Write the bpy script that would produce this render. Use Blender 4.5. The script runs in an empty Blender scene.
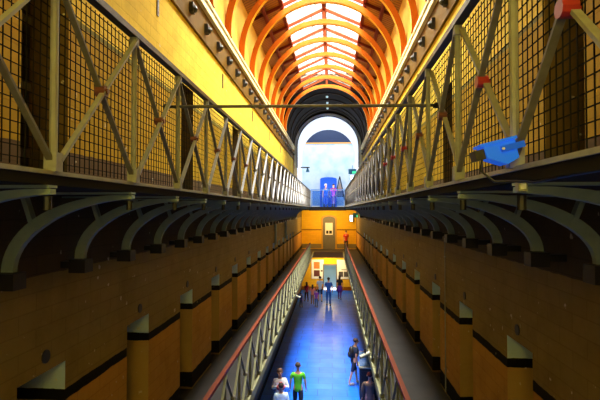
import bpy, bmesh, math, random
from mathutils import Vector, Matrix
random.seed(7)
C = bpy.context.scene.collection
PI = math.pi
sc = bpy.context.scene

# ------------------------------------------------------------------ dimensions (metres)
EYE = 6.8
XL, XR = -2.58, 2.04            # cell wall faces
EL, ER = -1.46, 0.87            # gallery edges
F1, F2 = 3.5, 7.0               # gallery floor levels
XC = (XL + XR) / 2
YB, YE = -3.0, 32.0             # back wall, end of the galleries
YEND = 40.0
POST0 = 0.37                    # first post, then one every metre

# ------------------------------------------------------------------ materials
def mat(name, col, rough=0.6, metal=0.0, spec=0.4, noise=0.0, nscale=8.0, col2=None, bump=0.0, emis=None, estr=0.0, coat=0.0):
    m = bpy.data.materials.new(name); m.use_nodes = True
    nt = m.node_tree; b = nt.nodes['Principled BSDF']
    b.inputs['Roughness'].default_value = rough
    b.inputs['Metallic'].default_value = metal
    b.inputs['Specular IOR Level'].default_value = spec
    b.inputs['Base Color'].default_value = (*col, 1)
    if coat: b.inputs['Coat Weight'].default_value = coat
    if emis:
        b.inputs['Emission Color'].default_value = (*emis, 1); b.inputs['Emission Strength'].default_value = estr
    if noise > 0 or bump > 0:
        g = nt.nodes.new('ShaderNodeNewGeometry')
        n = nt.nodes.new('ShaderNodeTexNoise'); n.inputs['Scale'].default_value = nscale; n.inputs['Detail'].default_value = 5
        nt.links.new(g.outputs['Position'], n.inputs['Vector'])
        if noise > 0:
            mx = nt.nodes.new('ShaderNodeMix'); mx.data_type = 'RGBA'
            c2 = col2 or tuple(c * 0.55 for c in col)
            mx.inputs[6].default_value = (*col, 1); mx.inputs[7].default_value = (*c2, 1)
            r = nt.nodes.new('ShaderNodeMapRange'); r.inputs[1].default_value = 0.4; r.inputs[2].default_value = 0.75
            r.inputs[4].default_value = noise
            nt.links.new(n.outputs['Fac'], r.inputs[0]); nt.links.new(r.outputs[0], mx.inputs[0])
            nt.links.new(mx.outputs[2], b.inputs['Base Color'])
        if bump > 0:
            bp = nt.nodes.new('ShaderNodeBump'); bp.inputs['Strength'].default_value = bump; bp.inputs['Distance'].default_value = 0.02
            nt.links.new(n.outputs['Fac'], bp.inputs['Height']); nt.links.new(bp.outputs[0], b.inputs['Normal'])
    return m

def wall_mat(name, bands, noisecol=0.5, brick=True):
    """Painted brick wall; bands = [(z_start, colour)] painted in horizontal stripes."""
    m = bpy.data.materials.new(name); m.use_nodes = True
    nt = m.node_tree; b = nt.nodes['Principled BSDF']; L = nt.links
    b.inputs['Roughness'].default_value = 0.75; b.inputs['Specular IOR Level'].default_value = 0.05
    g = nt.nodes.new('ShaderNodeNewGeometry'); s = nt.nodes.new('ShaderNodeSeparateXYZ'); L.new(g.outputs['Position'], s.inputs[0])
    n0 = nt.nodes.new('ShaderNodeTexNoise'); n0.inputs['Scale'].default_value = 6; n0.inputs['Detail'].default_value = 3
    L.new(g.outputs['Position'], n0.inputs['Vector'])
    wob = nt.nodes.new('ShaderNodeMath'); wob.operation = 'MULTIPLY_ADD'; wob.inputs[1].default_value = 0.03
    L.new(n0.outputs['Fac'], wob.inputs[0]); L.new(s.outputs['Z'], wob.inputs[2])
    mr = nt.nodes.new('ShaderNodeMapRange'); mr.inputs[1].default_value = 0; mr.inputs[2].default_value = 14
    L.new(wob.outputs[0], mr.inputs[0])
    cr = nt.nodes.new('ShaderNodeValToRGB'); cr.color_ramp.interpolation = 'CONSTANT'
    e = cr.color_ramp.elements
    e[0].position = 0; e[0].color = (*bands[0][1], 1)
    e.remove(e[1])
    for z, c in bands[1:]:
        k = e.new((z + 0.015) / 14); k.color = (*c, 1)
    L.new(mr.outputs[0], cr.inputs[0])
    # brick pattern in the wall plane (y, z)
    cmb = nt.nodes.new('ShaderNodeCombineXYZ'); 
    ad = nt.nodes.new('ShaderNodeMath'); ad.operation = 'ADD'; L.new(s.outputs['X'], ad.inputs[0]); L.new(s.outputs['Y'], ad.inputs[1])
    L.new(ad.outputs[0], cmb.inputs[0]); L.new(s.outputs['Z'], cmb.inputs[1])
    bt = nt.nodes.new('ShaderNodeTexBrick'); bt.inputs['Scale'].default_value = 1.0
    bt.inputs['Brick Width'].default_value = 0.46; bt.inputs['Row Height'].default_value = 0.16; bt.inputs['Mortar Size'].default_value = 0.006
    bt.inputs['Color1'].default_value = (1, 1, 1, 1); bt.inputs['Color2'].default_value = (0.93, 0.91, 0.88, 1); bt.inputs['Mortar'].default_value = (0.82, 0.78, 0.72, 1)
    L.new(cmb.outputs[0], bt.inputs['Vector'])
    mu = nt.nodes.new('ShaderNodeMix'); mu.data_type = 'RGBA'; mu.blend_type = 'MULTIPLY'; mu.inputs[0].default_value = 1.0 if brick else 0.0
    L.new(cr.outputs[0], mu.inputs[6]); L.new(bt.outputs['Color'], mu.inputs[7])
    # blotchy dirt
    n1 = nt.nodes.new('ShaderNodeTexNoise'); n1.inputs['Scale'].default_value = 1.7; n1.inputs['Detail'].default_value = 8; n1.inputs['Roughness'].default_value = 0.7
    L.new(g.outputs['Position'], n1.inputs['Vector'])
    rr = nt.nodes.new('ShaderNodeMapRange'); rr.inputs[1].default_value = 0.45; rr.inputs[2].default_value = 0.75; rr.inputs[4].default_value = noisecol
    L.new(n1.outputs['Fac'], rr.inputs[0])
    m2 = nt.nodes.new('ShaderNodeMix'); m2.data_type = 'RGBA'; m2.blend_type = 'MULTIPLY'
    m2.inputs[7].default_value = (0.5, 0.42, 0.3, 1)
    L.new(rr.outputs[0], m2.inputs[0]); L.new(mu.outputs[2], m2.inputs[6])
    # small pale chips in the paint
    n2 = nt.nodes.new('ShaderNodeTexNoise'); n2.inputs['Scale'].default_value = 9; n2.inputs['Detail'].default_value = 3
    L.new(g.outputs['Position'], n2.inputs['Vector'])
    r3 = nt.nodes.new('ShaderNodeMapRange'); r3.inputs[1].default_value = 0.70; r3.inputs[2].default_value = 0.74; r3.inputs[4].default_value = 0.6
    L.new(n2.outputs['Fac'], r3.inputs[0])
    m3 = nt.nodes.new('ShaderNodeMix'); m3.data_type = 'RGBA'; m3.inputs[7].default_value = (0.75, 0.68, 0.5, 1)
    L.new(r3.outputs[0], m3.inputs[0]); L.new(m2.outputs[2], m3.inputs[6])
    L.new(m3.outputs[2], b.inputs['Base Color'])
    bp = nt.nodes.new('ShaderNodeBump'); bp.inputs['Strength'].default_value = 0.4; bp.inputs['Distance'].default_value = 0.01
    L.new(bt.outputs['Fac'], bp.inputs['Height']); bp.invert = True; L.new(bp.outputs[0], b.inputs['Normal'])
    return m

BLACK = (0.012, 0.010, 0.010)
GROUND_TAN = (0.22, 0.13, 0.05)
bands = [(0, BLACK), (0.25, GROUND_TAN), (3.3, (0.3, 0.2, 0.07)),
         (3.5, BLACK), (3.78, (0.50, 0.27, 0.065)), (4.95, BLACK), (5.02, (0.27, 0.20, 0.075)), (6.20, (0.10, 0.078, 0.042)),  # topmost band here paints the shade under the upper gallery into the wall
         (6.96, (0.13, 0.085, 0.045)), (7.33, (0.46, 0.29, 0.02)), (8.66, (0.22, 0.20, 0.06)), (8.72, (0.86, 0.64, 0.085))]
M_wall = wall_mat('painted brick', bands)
REV = (0.58, 0.76, 1.0)
bands_r = [(0, BLACK), (0.25, GROUND_TAN), (3.5, BLACK), (3.78, (0.52, 0.33, 0.11)), (4.95, BLACK), (5.02, REV),
           (6.96, (0.10, 0.07, 0.04)), (7.33, (0.13, 0.08, 0.03))]
M_reveal = wall_mat('doorway reveal paint', bands_r, 0.3, False)
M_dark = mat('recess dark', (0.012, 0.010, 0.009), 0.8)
M_clere = mat('cream clerestory plaster', (0.80, 0.54, 0.12), 0.8, spec=0.05, noise=0.4, nscale=3, col2=(0.75, 0.40, 0.06))
M_cream = mat('cream painted moulding', (0.9, 0.78, 0.45), 0.5, noise=0.4, nscale=5, col2=(0.75, 0.55, 0.2))
M_frieze = mat('brown frieze board', (0.15, 0.08, 0.008), 0.7, spec=0.1, noise=0.5, nscale=5)
M_black = mat('black iron', (0.02, 0.018, 0.02), 0.45)
M_fascia = mat('sooty black fascia', (0.022, 0.02, 0.018), 0.95, spec=0.05)
M_slab = mat('gallery slate', (0.045, 0.042, 0.040), 0.7, spec=0.15, noise=0.5, nscale=2.5, col2=(0.026, 0.025, 0.025), bump=0.1)
M_trussl = mat('olive painted iron', (0.22, 0.215, 0.12), 0.7, spec=0.1, noise=0.5, nscale=14, col2=(0.13, 0.125, 0.07))
M_edge = mat('weathered lip', (0.33, 0.33, 0.26), 0.5, noise=0.5, nscale=12)
M_under = mat('gallery underside', (0.045, 0.035, 0.026), 0.9, spec=0.05)
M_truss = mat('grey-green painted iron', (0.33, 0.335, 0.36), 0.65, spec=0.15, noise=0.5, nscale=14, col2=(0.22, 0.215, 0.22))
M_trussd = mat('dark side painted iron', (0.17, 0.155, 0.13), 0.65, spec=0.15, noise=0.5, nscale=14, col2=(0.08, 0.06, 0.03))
M_brk = mat('pale green painted cast iron', (0.32, 0.42, 0.38), 0.7, spec=0.15, noise=0.4, nscale=9)
M_rail2 = mat('red varnished handrail', (0.13, 0.024, 0.007), 0.55, spec=0.08, noise=0.4, nscale=6, col2=(0.09, 0.018, 0.007))
M_boss = mat('red brown boss', (0.16, 0.05, 0.04), 0.5)
M_bossr = mat('red boss', (0.36, 0.025, 0.03), 0.45)
M_wire = mat('rusty wire mesh', (0.012, 0.010, 0.008), 0.8, spec=0.1)
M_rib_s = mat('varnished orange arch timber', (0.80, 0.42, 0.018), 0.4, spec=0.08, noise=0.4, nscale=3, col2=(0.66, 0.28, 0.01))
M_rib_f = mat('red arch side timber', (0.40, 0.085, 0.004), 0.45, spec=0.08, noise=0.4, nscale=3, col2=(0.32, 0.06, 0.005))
M_raft = mat('red brown rafter', (0.14, 0.022, 0.004), 0.6, spec=0.08)
M_frame = mat('glazing bar', (0.14, 0.13, 0.11), 0.6, spec=0.1)
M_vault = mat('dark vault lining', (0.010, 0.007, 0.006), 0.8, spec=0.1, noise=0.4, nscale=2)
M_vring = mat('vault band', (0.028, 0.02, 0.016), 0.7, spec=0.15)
M_soff = mat('white arch soffit', (0.82, 0.85, 0.92), 0.6)
M_bluetr = mat('pale blue arch moulding', (0.50, 0.66, 0.98), 0.5)
M_navy = mat('navy beam', (0.007, 0.014, 0.045), 0.5)
M_skin = mat('skin', (0.62, 0.30, 0.20), 0.5)
M_eye = mat('eye', (0.02, 0.015, 0.015), 0.3)

def plank_mat():
    m = bpy.data.materials.new('roof boards'); m.use_nodes = True
    nt = m.node_tree; b = nt.nodes['Principled BSDF']; L = nt.links
    b.inputs['Roughness'].default_value = 0.6; b.inputs['Specular IOR Level'].default_value = 0.08
    g = nt.nodes.new('ShaderNodeNewGeometry'); w = nt.nodes.new('ShaderNodeTexWave'); w.bands_direction = 'Y'
    w.inputs['Scale'].default_value = 2.2; w.inputs['Distortion'].default_value = 0.3
    L.new(g.outputs['Position'], w.inputs['Vector'])
    r = nt.nodes.new('ShaderNodeValToRGB'); r.color_ramp.elements[0].color = (0.10, 0.035, 0.004, 1); r.color_ramp.elements[1].color = (0.36, 0.15, 0.015, 1)
    r.color_ramp.elements[1].position = 0.25
    L.new(w.outputs['Fac'], r.inputs[0]); L.new(r.outputs[0], b.inputs['Base Color'])
    return m
M_plank = plank_mat()

def floor_mat():
    m = bpy.data.materials.new('slate paving with painted sky sheen'); m.use_nodes = True
    nt = m.node_tree; b = nt.nodes['Principled BSDF']; L = nt.links; b.inputs['Specular IOR Level'].default_value = 0.25
    g = nt.nodes.new('ShaderNodeNewGeometry')
    bt = nt.nodes.new('ShaderNodeTexBrick'); bt.inputs['Scale'].default_value = 1.0
    bt.inputs['Brick Width'].default_value = 1.1; bt.inputs['Row Height'].default_value = 0.62; bt.inputs['Mortar Size'].default_value = 0.012
    bt.inputs['Color1'].default_value = (0.002, 0.135, 0.85, 1); bt.inputs['Color2'].default_value = (0.003, 0.165, 0.97, 1); bt.inputs['Mortar'].default_value = (0.002, 0.05, 0.32, 1)  # blue of the reflected sky painted into the slate colours
    L.new(g.outputs['Position'], bt.inputs['Vector'])
    n = nt.nodes.new('ShaderNodeTexNoise'); n.inputs['Scale'].default_value = 1.3; n.inputs['Detail'].default_value = 6
    L.new(g.outputs['Position'], n.inputs['Vector'])
    mx = nt.nodes.new('ShaderNodeMix'); mx.data_type = 'RGBA'; mx.blend_type = 'MULTIPLY'; mx.inputs[7].default_value = (0.5, 0.55, 0.7, 1)
    L.new(n.outputs['Fac'], mx.inputs[0]); L.new(bt.outputs['Color'], mx.inputs[6]); L.new(mx.outputs[2], b.inputs['Base Color'])
    r = nt.nodes.new('ShaderNodeMapRange'); r.inputs[3].default_value = 0.28; r.inputs[4].default_value = 0.5
    L.new(n.outputs['Fac'], r.inputs[0]); L.new(r.outputs[0], b.inputs['Roughness'])
    return m
M_floor = floor_mat()

def glass_mat():
    m = bpy.data.materials.new('skylight glass'); m.use_nodes = True
    nt = m.node_tree; nt.nodes.clear(); L = nt.links
    o = nt.nodes.new('ShaderNodeOutputMaterial'); t = nt.nodes.new('ShaderNodeBsdfTransparent'); t.inputs[0].default_value = (0.93, 0.95, 0.96, 1)
    gl = nt.nodes.new('ShaderNodeBsdfGlossy'); gl.inputs['Roughness'].default_value = 0.1
    mx = nt.nodes.new('ShaderNodeMixShader'); mx.inputs[0].default_value = 0.06
    L.new(t.outputs[0], mx.inputs[1]); L.new(gl.outputs[0], mx.inputs[2]); L.new(mx.outputs[0], o.inputs[0])
    return m
M_glass = glass_mat()

# ------------------------------------------------------------------ mesh helpers
class MB:
    def __init__(s): s.v = []; s.f = []; s.m = []
    def face(s, pts, mi=0):
        i = len(s.v); s.v += [tuple(p) for p in pts]; s.f.append(list(range(i, i + len(pts)))); s.m.append(mi)
    def box(s, x0, x1, y0, y1, z0, z1, mi=0, M=None):
        p = [Vector(q) for q in ((x0,y0,z0),(x1,y0,z0),(x1,y1,z0),(x0,y1,z0),(x0,y0,z1),(x1,y0,z1),(x1,y1,z1),(x0,y1,z1))]
        if M is not None: p = [M @ q for q in p]
        i = len(s.v); s.v += [tuple(q) for q in p]
        for f in ((0,3,2,1),(4,5,6,7),(0,1,5,4),(1,2,6,5),(2,3,7,6),(3,0,4,7)):
            s.f.append([i + k for k in f]); s.m.append(mi)
        return s
    def bar(s, a, b, w, h=None, mi=0, up=(0,0,1)):
        """square-section bar from a to b"""
        h = h or w; a = Vector(a); b = Vector(b); d = (b - a).normalized()
        u = Vector(up)
        if abs(d.dot(u)) > 0.98: u = Vector((0,1,0))
        r = d.cross(u).normalized(); u2 = r.cross(d)
        i = len(s.v)
        for c in (a, b):
            for sx, sy in ((-1,-1),(1,-1),(1,1),(-1,1)): s.v.append(tuple(c + r * (sx * w / 2) + u2 * (sy * h / 2)))
        for f in ((0,1,2,3),(7,6,5,4),(0,4,5,1),(1,5,6,2),(2,6,7,3),(3,7,4,0)):
            s.f.append([i + k for k in f]); s.m.append(mi)
        return s
    def tube(s, pts, rad, n=8, mi=0, caps=True):
        """round tube along points; rad scalar or list"""
        pts = [Vector(p) for p in pts]; R = rad if isinstance(rad, (list, tuple)) else [rad] * len(pts)
        base = len(s.v); prev = None
        for k, p in enumerate(pts):
            d = (pts[min(k + 1, len(pts) - 1)] - pts[max(k - 1, 0)]).normalized()
            if prev is None:
                u = Vector((0,0,1)) if abs(d.z) < 0.9 else Vector((0,1,0))
                r = d.cross(u).normalized()
            else:
                r = (prev - d * prev.dot(d)).normalized()
            prev = r; q = d.cross(r)
            for j in range(n):
                a = 2 * PI * j / n
                s.v.append(tuple(p + (r * math.cos(a) + q * math.sin(a)) * R[k]))
        for k in range(len(pts) - 1):
            for j in range(n):
                a = base + k * n + j; b = base + k * n + (j + 1) % n
                s.f.append([a, b, b + n, a + n]); s.m.append(mi)
        if caps:
            s.f.append([base + j for j in range(n)][::-1]); s.m.append(mi)
            e = base + (len(pts) - 1) * n
            s.f.append([e + j for j in range(n)]); s.m.append(mi)
        return s
    def ball(s, c, r, n=10, mi=0, sc=(1,1,1)):
        c = Vector(c); base = len(s.v); m = n // 2
        for i in range(m + 1):
            t = PI * i / m
            for j in range(n):
                a = 2 * PI * j / n
                s.v.append((c.x + r*sc[0]*math.sin(t)*math.cos(a), c.y + r*sc[1]*math.sin(t)*math.sin(a), c.z + r*sc[2]*math.cos(t)))
        for i in range(m):
            for j in range(n):
                a = base + i*n + j; b = base + i*n + (j+1) % n
                s.f.append([a, a + n, b + n, b]); s.m.append(mi)
        return s
    def prism(s, prof, axis_a, axis_b, mi=0):
        """extrude polygon (list of points) from offset axis_a to axis_b (vectors)"""
        A = [Vector(p) + Vector(axis_a) for p in prof]; B = [Vector(p) + Vector(axis_b) for p in prof]
        i = len(s.v); n = len(prof); s.v += [tuple(p) for p in A + B]
        s.f.append(list(range(i, i + n))[::-1]); s.m.append(mi); s.f.append(list(range(i + n, i + 2*n))); s.m.append(mi)
        for k in range(n):
            l = (k + 1) % n; s.f.append([i + k, i + l, i + n + l, i + n + k]); s.m.append(mi)
        return s
    def build(s, name, mats, parent=None, smooth=False, fix=True):
        me = bpy.data.meshes.new(name); me.from_pydata(s.v, [], s.f)
        ms = mats if isinstance(mats, (list, tuple)) else [mats]
        for m in ms: me.materials.append(m)
        me.polygons.foreach_set('material_index', s.m)
        if fix:
            bm = bmesh.new(); bm.from_mesh(me)
            bmesh.ops.remove_doubles(bm, verts=bm.verts, dist=1e-5)
            bmesh.ops.recalc_face_normals(bm, faces=bm.faces); bm.to_mesh(me); bm.free()
        if smooth: me.polygons.foreach_set('use_smooth', [True] * len(me.polygons))
        me.update()
        o = bpy.data.objects.new(name, me); C.objects.link(o)
        if parent is not None: o.parent = parent
        return o

def tag(o, label, cat, group=None, kind=None):
    o['label'] = label; o['category'] = cat
    if group: o['group'] = group
    if kind: o['kind'] = kind
    return o
def structure(o, label=None):
    o['kind'] = 'structure'
    if label: o['label'] = label
    return o
def thing(name, label, cat, loc=(0,0,0), group=None, rz=0):
    o = bpy.data.objects.new(name, None); C.objects.link(o); o.location = loc; o.rotation_euler = (0, 0, rz)
    o.empty_display_size = 0.1
    return tag(o, label, cat, group)
def dup(root, loc):
    r = root.copy(); C.objects.link(r); r.location = loc
    for ch in list(root.children):
        c = ch.copy(); C.objects.link(c); c.parent = r
        for g in ch.children:
            d = g.copy(); C.objects.link(d); d.parent = c
    return r
ORD = 'first second third fourth fifth sixth seventh eighth ninth tenth eleventh twelfth thirteenth fourteenth fifteenth sixteenth seventeenth eighteenth nineteenth twentieth'.split()
def nth(i, n, near='from the camera', far='from the far end'):
    """ordinal phrase for item i of n, counted from whichever end is closer"""
    if i < (n + 1) // 2 and i < 20: return ORD[i], near
    return ORD[n - 1 - i], far

# ------------------------------------------------------------------ cell walls
def cell_wall(name, X, side, lows, ups, label):
    """side -1 left, +1 right.  lows/ups = far edges of the doorways on the two galleries"""
    D = 0.55; W = 0.70; TOP = 10.95
    mb = MB()
    holes = [(y - W, y, F1, F1 + 1.84) for y in lows] + [(y - W, y, F2, F2 + 2.0) for y in ups]
    ys = sorted({YB, YEND} | {h[0] for h in holes} | {h[1] for h in holes})
    zs = sorted({0.0, F1, F1 + 1.84, F2, F2 + 2.0, TOP})
    for i in range(len(ys) - 1):
        for k in range(len(zs) - 1):
            y0, y1, z0, z1 = ys[i], ys[i+1], zs[k], zs[k+1]
            if any(h[0] <= y0 + 1e-6 and y1 <= h[1] + 1e-6 and h[2] <= z0 + 1e-6 and z1 <= h[3] + 1e-6 for h in holes): continue
            mb.face([(X,y0,z0),(X,y1,z0),(X,y1,z1),(X,y0,z1)])
    XB = X + side * D
    for y0, y1, z0, z1 in holes:
        mb.face([(X,y1,z0),(XB,y1,z0),(XB,y1,z1),(X,y1,z1)], 1)
        mb.face([(X,y0,z0),(XB,y0,z0),(XB,y0,z1),(X,y0,z1)], 1)
        mb.face([(X,y0,z1),(XB,y0,z1),(XB,y1,z1),(X,y1,z1)], 1)
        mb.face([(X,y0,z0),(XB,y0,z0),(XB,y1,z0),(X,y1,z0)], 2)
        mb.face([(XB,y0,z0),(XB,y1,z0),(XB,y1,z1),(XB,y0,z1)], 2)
    # outer skin, so that no light leaks in behind
    XO = X + side * 0.7
    mb.face([(XO,YB,0),(XO,YEND,0),(XO,YEND,TOP),(XO,YB,TOP)], 2)
    mb.face([(X,YB,TOP),(XO,YB,TOP),(XO,YEND,TOP),(X,YEND,TOP)], 2)
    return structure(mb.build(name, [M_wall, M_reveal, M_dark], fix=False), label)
lowL = [2.34 + 2.08 * k for k in range(15)]
lowR = [3.62 + 2.06 * k for k in range(14)]
upL = [4.42 + 4.16 * k for k in range(7)]
upR = [4.63 + 4.15 * k for k in range(7)]
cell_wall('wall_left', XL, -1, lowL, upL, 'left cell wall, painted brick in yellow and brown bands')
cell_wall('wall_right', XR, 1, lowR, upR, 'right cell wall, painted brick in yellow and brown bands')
mb = MB(); mb.box(XL - 0.7, XR + 0.7, YB - 0.2, YB, 0, 14.2)
structure(mb.build('wall_back', M_wall))

# ground floor
mb = MB(); mb.face([(XL - 0.05, YB, 0), (XR + 0.05, YB, 0), (XR + 0.05, YEND + 0.2, 0), (XL - 0.05, YEND + 0.2, 0)])
structure(mb.build('floor', M_floor), 'slate ground floor of the cell block, its blue sky reflection painted in')

# gallery slabs (dark walkway, pale lip along the edge)
def slab(name, x0, x1, edge, z, th):
    mb = MB()
    mb.face([(x0,YB,z),(x1,YB,z),(x1,YE,z),(x0,YE,z)], 0)
    mb.face([(x0,YB,z-th),(x1,YB,z-th),(x1,YE,z-th),(x0,YE,z-th)], 2)
    s = 1 if edge > (x0 + x1) / 2 else -1
    mb.box(*sorted((edge - s*0.02, edge + s*0.012)), YB, YE, z - 0.016, z + 0.006, 1)
    mb.box(*sorted((edge - s*0.03, edge)), YB, YE, z - th, z - 0.016, 3)
    return structure(mb.build(name, [M_slab, M_edge, M_under, M_fascia]))
slab('floor_upper_gallery_left', XL, EL, EL, F2, 0.07)
slab('floor_upper_gallery_right', ER, XR, ER, F2, 0.07)
def slab_low(name, x0, x1, edge, z):
    mb = MB(); th = 0.14
    mb.face([(x0,YB,z),(x1,YB,z),(x1,YE+5,z),(x0,YE+5,z)], 0)
    mb.face([(x0,YB,z-th),(x1,YB,z-th),(x1,YE+5,z-th),(x0,YE+5,z-th)], 2)
    s = 1 if edge > (x0 + x1) / 2 else -1
    mb.box(*sorted((edge - s*0.05, edge + s*0.03)), YB, YE + 5, z - th, z + 0.02, 1)
    return structure(mb.build(name, [M_slab, M_trussl, M_under]))
slab_low('floor_lower_gallery_left', XL, EL, EL, F1)
slab_low('floor_lower_gallery_right', ER, XR, ER, F1)

# ------------------------------------------------------------------ lattice railings
def railing(name, label, X, side, z, n, y0, rail_mat, boss_mats, mesh, H=1.1, M_truss=None):
    M_truss = M_truss or globals()['M_truss']
    """side: -1 when the walkway lies towards -x"""
    t = thing(name, label, 'railing', (X, y0, z), 'lattice gallery railings')
    yend = (n - 1) * 1.0
    mb = MB(); mb.box(-0.03, 0.03, -0.35, yend + 0.03, H - 0.025, H + 0.02)
    mb.build('handrail', rail_mat, t)
    pm = MB(); pm.tube([(0,0,0.012),(0,0,H-0.02)], 0.021, 8); pm.box(-0.035,0.035,-0.03,0.03,0.0,0.10); pm.box(-0.026,0.026,-0.026,0.026,H-0.09,H-0.025)
    P = pm.build('post', M_truss, t)
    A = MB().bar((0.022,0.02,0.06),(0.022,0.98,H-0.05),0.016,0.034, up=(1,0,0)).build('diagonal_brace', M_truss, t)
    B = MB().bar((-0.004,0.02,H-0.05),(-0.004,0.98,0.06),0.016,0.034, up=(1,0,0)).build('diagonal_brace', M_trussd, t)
    bm_ = MB(); bm_.tube([(-0.026,0.5,H/2),(0.036,0.5,H/2)], 0.036, 10); bm_.tube([(0.036,0.5,H/2),(0.05,0.5,H/2)], 0.018, 8)
    bosses = {}
    def put(src, k, used=set()):
        if k == 0: return src
        c = src.copy(); C.objects.link(c); c.parent = t; c.location = (0, k * 1.0, 0); return c
    Bo = bm_.build('joint_boss', boss_mats(0), t)
    for k in range(1, n): put(P, k)
    for k in range(1, n - 1):
        put(A, k); put(B, k)
        o = put(Bo, k)
        mm = boss_mats(k)
        o.material_slots[0].link = 'OBJECT'; o.material_slots[0].material = mm
    if mesh:
        mb = MB(); xs = side * 0.04; r = 0.0024
        step = 0.0555
        def rod(a, b):
            mb.bar(a, b, 2 * r)
        k = 0
        while k * step < yend:
            rod((xs, k*step, 0.02), (xs, k*step, H - 0.03)); k += 1
        k = 1
        while k * step < H - 0.03:
            rod((xs + side*0.004, -0.2, k*step), (xs + side*0.004, yend, k*step)); k += 1
        o = mb.build('wire_mesh', M_wire, t, fix=False)
    return t
NP = 32
railing('gallery_railing', 'black-topped lattice railing with wire mesh along the upper gallery on the left', EL, -1, F2, NP, POST0, M_black, lambda k: M_boss if k < 8 else M_trussd, True)
railing('gallery_railing', 'black-topped lattice railing with red bosses along the upper gallery behind the blue floodlight', ER, 1, F2, NP, POST0 - 0.07, M_black, lambda k: M_bossr if k in (0,1,2,5,6,7) else (M_boss if k < 8 else M_trussd), True)
railing('gallery_railing', 'red-topped lattice railing along the lower gallery on the left', EL, -1, F1, NP, POST0, M_rail2, lambda k: M_trussd, False, M_truss=M_trussl)
railing('gallery_railing', 'red-topped lattice railing along the lower gallery on the right', ER, 1, F1, NP, POST0, M_rail2, lambda k: M_trussd, False, M_truss=M_trussl)

# ------------------------------------------------------------------ curved brackets under the upper galleries
def bracket_proto(side, width, inset, b):
    """origin at the slab edge underside; side -1: wall towards -x"""
    t = thing('gallery_bracket', 'x', 'bracket')
    a = width - inset
    mb = MB(); N = 18; hw = 0.026
    for i in range(N):
        t0 = PI/2 * i / N; t1 = PI/2 * (i + 1) / N
        def pt(tt, off):
            # quarter ellipse: horizontal near the slab edge, vertical at the wall
            return (side * (a * math.sin(tt) + off * math.sin(tt)), -b + (b) * math.cos(tt) + off * math.cos(tt))
        d0 = 0.014 + 0.032 * min(1, math.sin(t0) * 1.3); d1 = 0.014 + 0.032 * min(1, math.sin(t1) * 1.3)
        q = [pt(t0, -d0), pt(t1, -d1), pt(t1, d1), pt(t0, d0)]
        mb.prism([(p[0], 0, p[1] - 0.034) for p in q], (0, -hw, 0), (0, hw, 0))
    mb.build('bracket_arm', M_brk, t)
    mb = MB(); ang = 0.92
    x1 = side * a * math.sin(ang); z1 = -b + b * math.cos(ang) - 0.045
    mb.bar((x1, 0, z1), (x1 + side * 0.09, 0, 0.0), 0.035, 0.06, up=(0,1,0)); mb.build('bracket_strut', M_brk, t)
    mb = MB(); mb.box(*sorted((0, side * (width))), -0.04, 0.04, -0.014, 0.0); mb.build('bracket_flange', M_brk, t)
    mb = MB(); mb.box(*sorted((side*(a - 0.085), side*(a + 0.075))), -0.075, 0.075, -b - 0.165, -b - 0.04)
    mb.box(*sorted((side*(a + 0.075), side * width)), -0.05, 0.05, -b - 0.12, -b - 0.06); mb.build('corbel_block', M_black, t)
    mb = MB(); mb.tube([(side*0.03, 0, -0.06), (side*0.03, 0, -0.13)], 0.022, 8); mb.build('end_knob', M_black, t)
    return t
def brackets(side, E, W, name, y0, inset, b):
    p = bracket_proto(side, W, inset, b); n = 30
    for i in range(n):
        y = y0 + 1.0 * (i + (1 if side < 0 else 0))
        o = p if i == 0 else dup(p, (0,0,0))
        o.location = (E, y, F2 - 0.07)
        k, end = nth(i, n)
        o['label'] = f'{k} curved iron bracket {end} under the {name}'; o['category'] = 'bracket'; o['group'] = f'brackets under the {name}'
brackets(-1, EL, EL - XL, 'left upper gallery', POST0 + 1.0, 0.17, 0.56)
brackets(1, ER, XR - ER, 'right upper gallery', POST0 - 0.07 + 1.0, 0.23, 0.46)

# ------------------------------------------------------------------ cornices, frieze, dentils
for side, X, nm in ((-1, XL, 'left'), (1, XR, 'right')):
    s = -side
    mb = MB(); Y1 = YE
    mb.box(*sorted((X, X + s*0.05)), YB, Y1, 10.16, 10.80, 0)
    mb.box(*sorted((X, X + s*0.13)), YB, Y1, 10.74, 10.84, 1)
    mb.box(*sorted((X, X + s*0.10)), YB, Y1, 10.84, 10.90, 2)
    mb.box(*sorted((X, X + s*0.15)), YB, Y1, 10.90, 10.97, 1)
    o = structure(mb.build('trim_cornice_' + nm, [M_frieze, M_cream, M_black]))
    dm = MB(); dm.box(*sorted((X + s*0.04, X + s*0.12)), -0.07, 0.07, -0.09, 0.09); dm.ball((X + s*0.12, 0, -0.02), 0.07, 8)
    d0 = dm.build('cornice_dentil', M_black, o)
    for k in range(29):
        d = d0 if k == 0 else d0.copy()
        if k: C.objects.link(d); d.parent = o
        d.location = (0, 3.2 + 1.0 * k, 10.42)

# ventilation slits high on the cell walls
mb = MB(); mb.box(-0.015, 0.015, -0.035, 0.035, -0.17, 0.17); slit = None
for nm, X, y0 in (('left', XL, 6.75), ('right', XR, 7.1)):
    for k in range(5):
        if slit is None: slit = mb.build('wall_slit', M_black); o = slit
        else: o = slit.copy(); C.objects.link(o)
        o.location = (X, y0 + 4.16 * k, 9.85)
        a, e = nth(k, 5)
        tag(o, f'{a} black ventilation slit {e}, high on the yellow {nm} wall', 'vent', 'ventilation slits in the upper walls')
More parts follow.
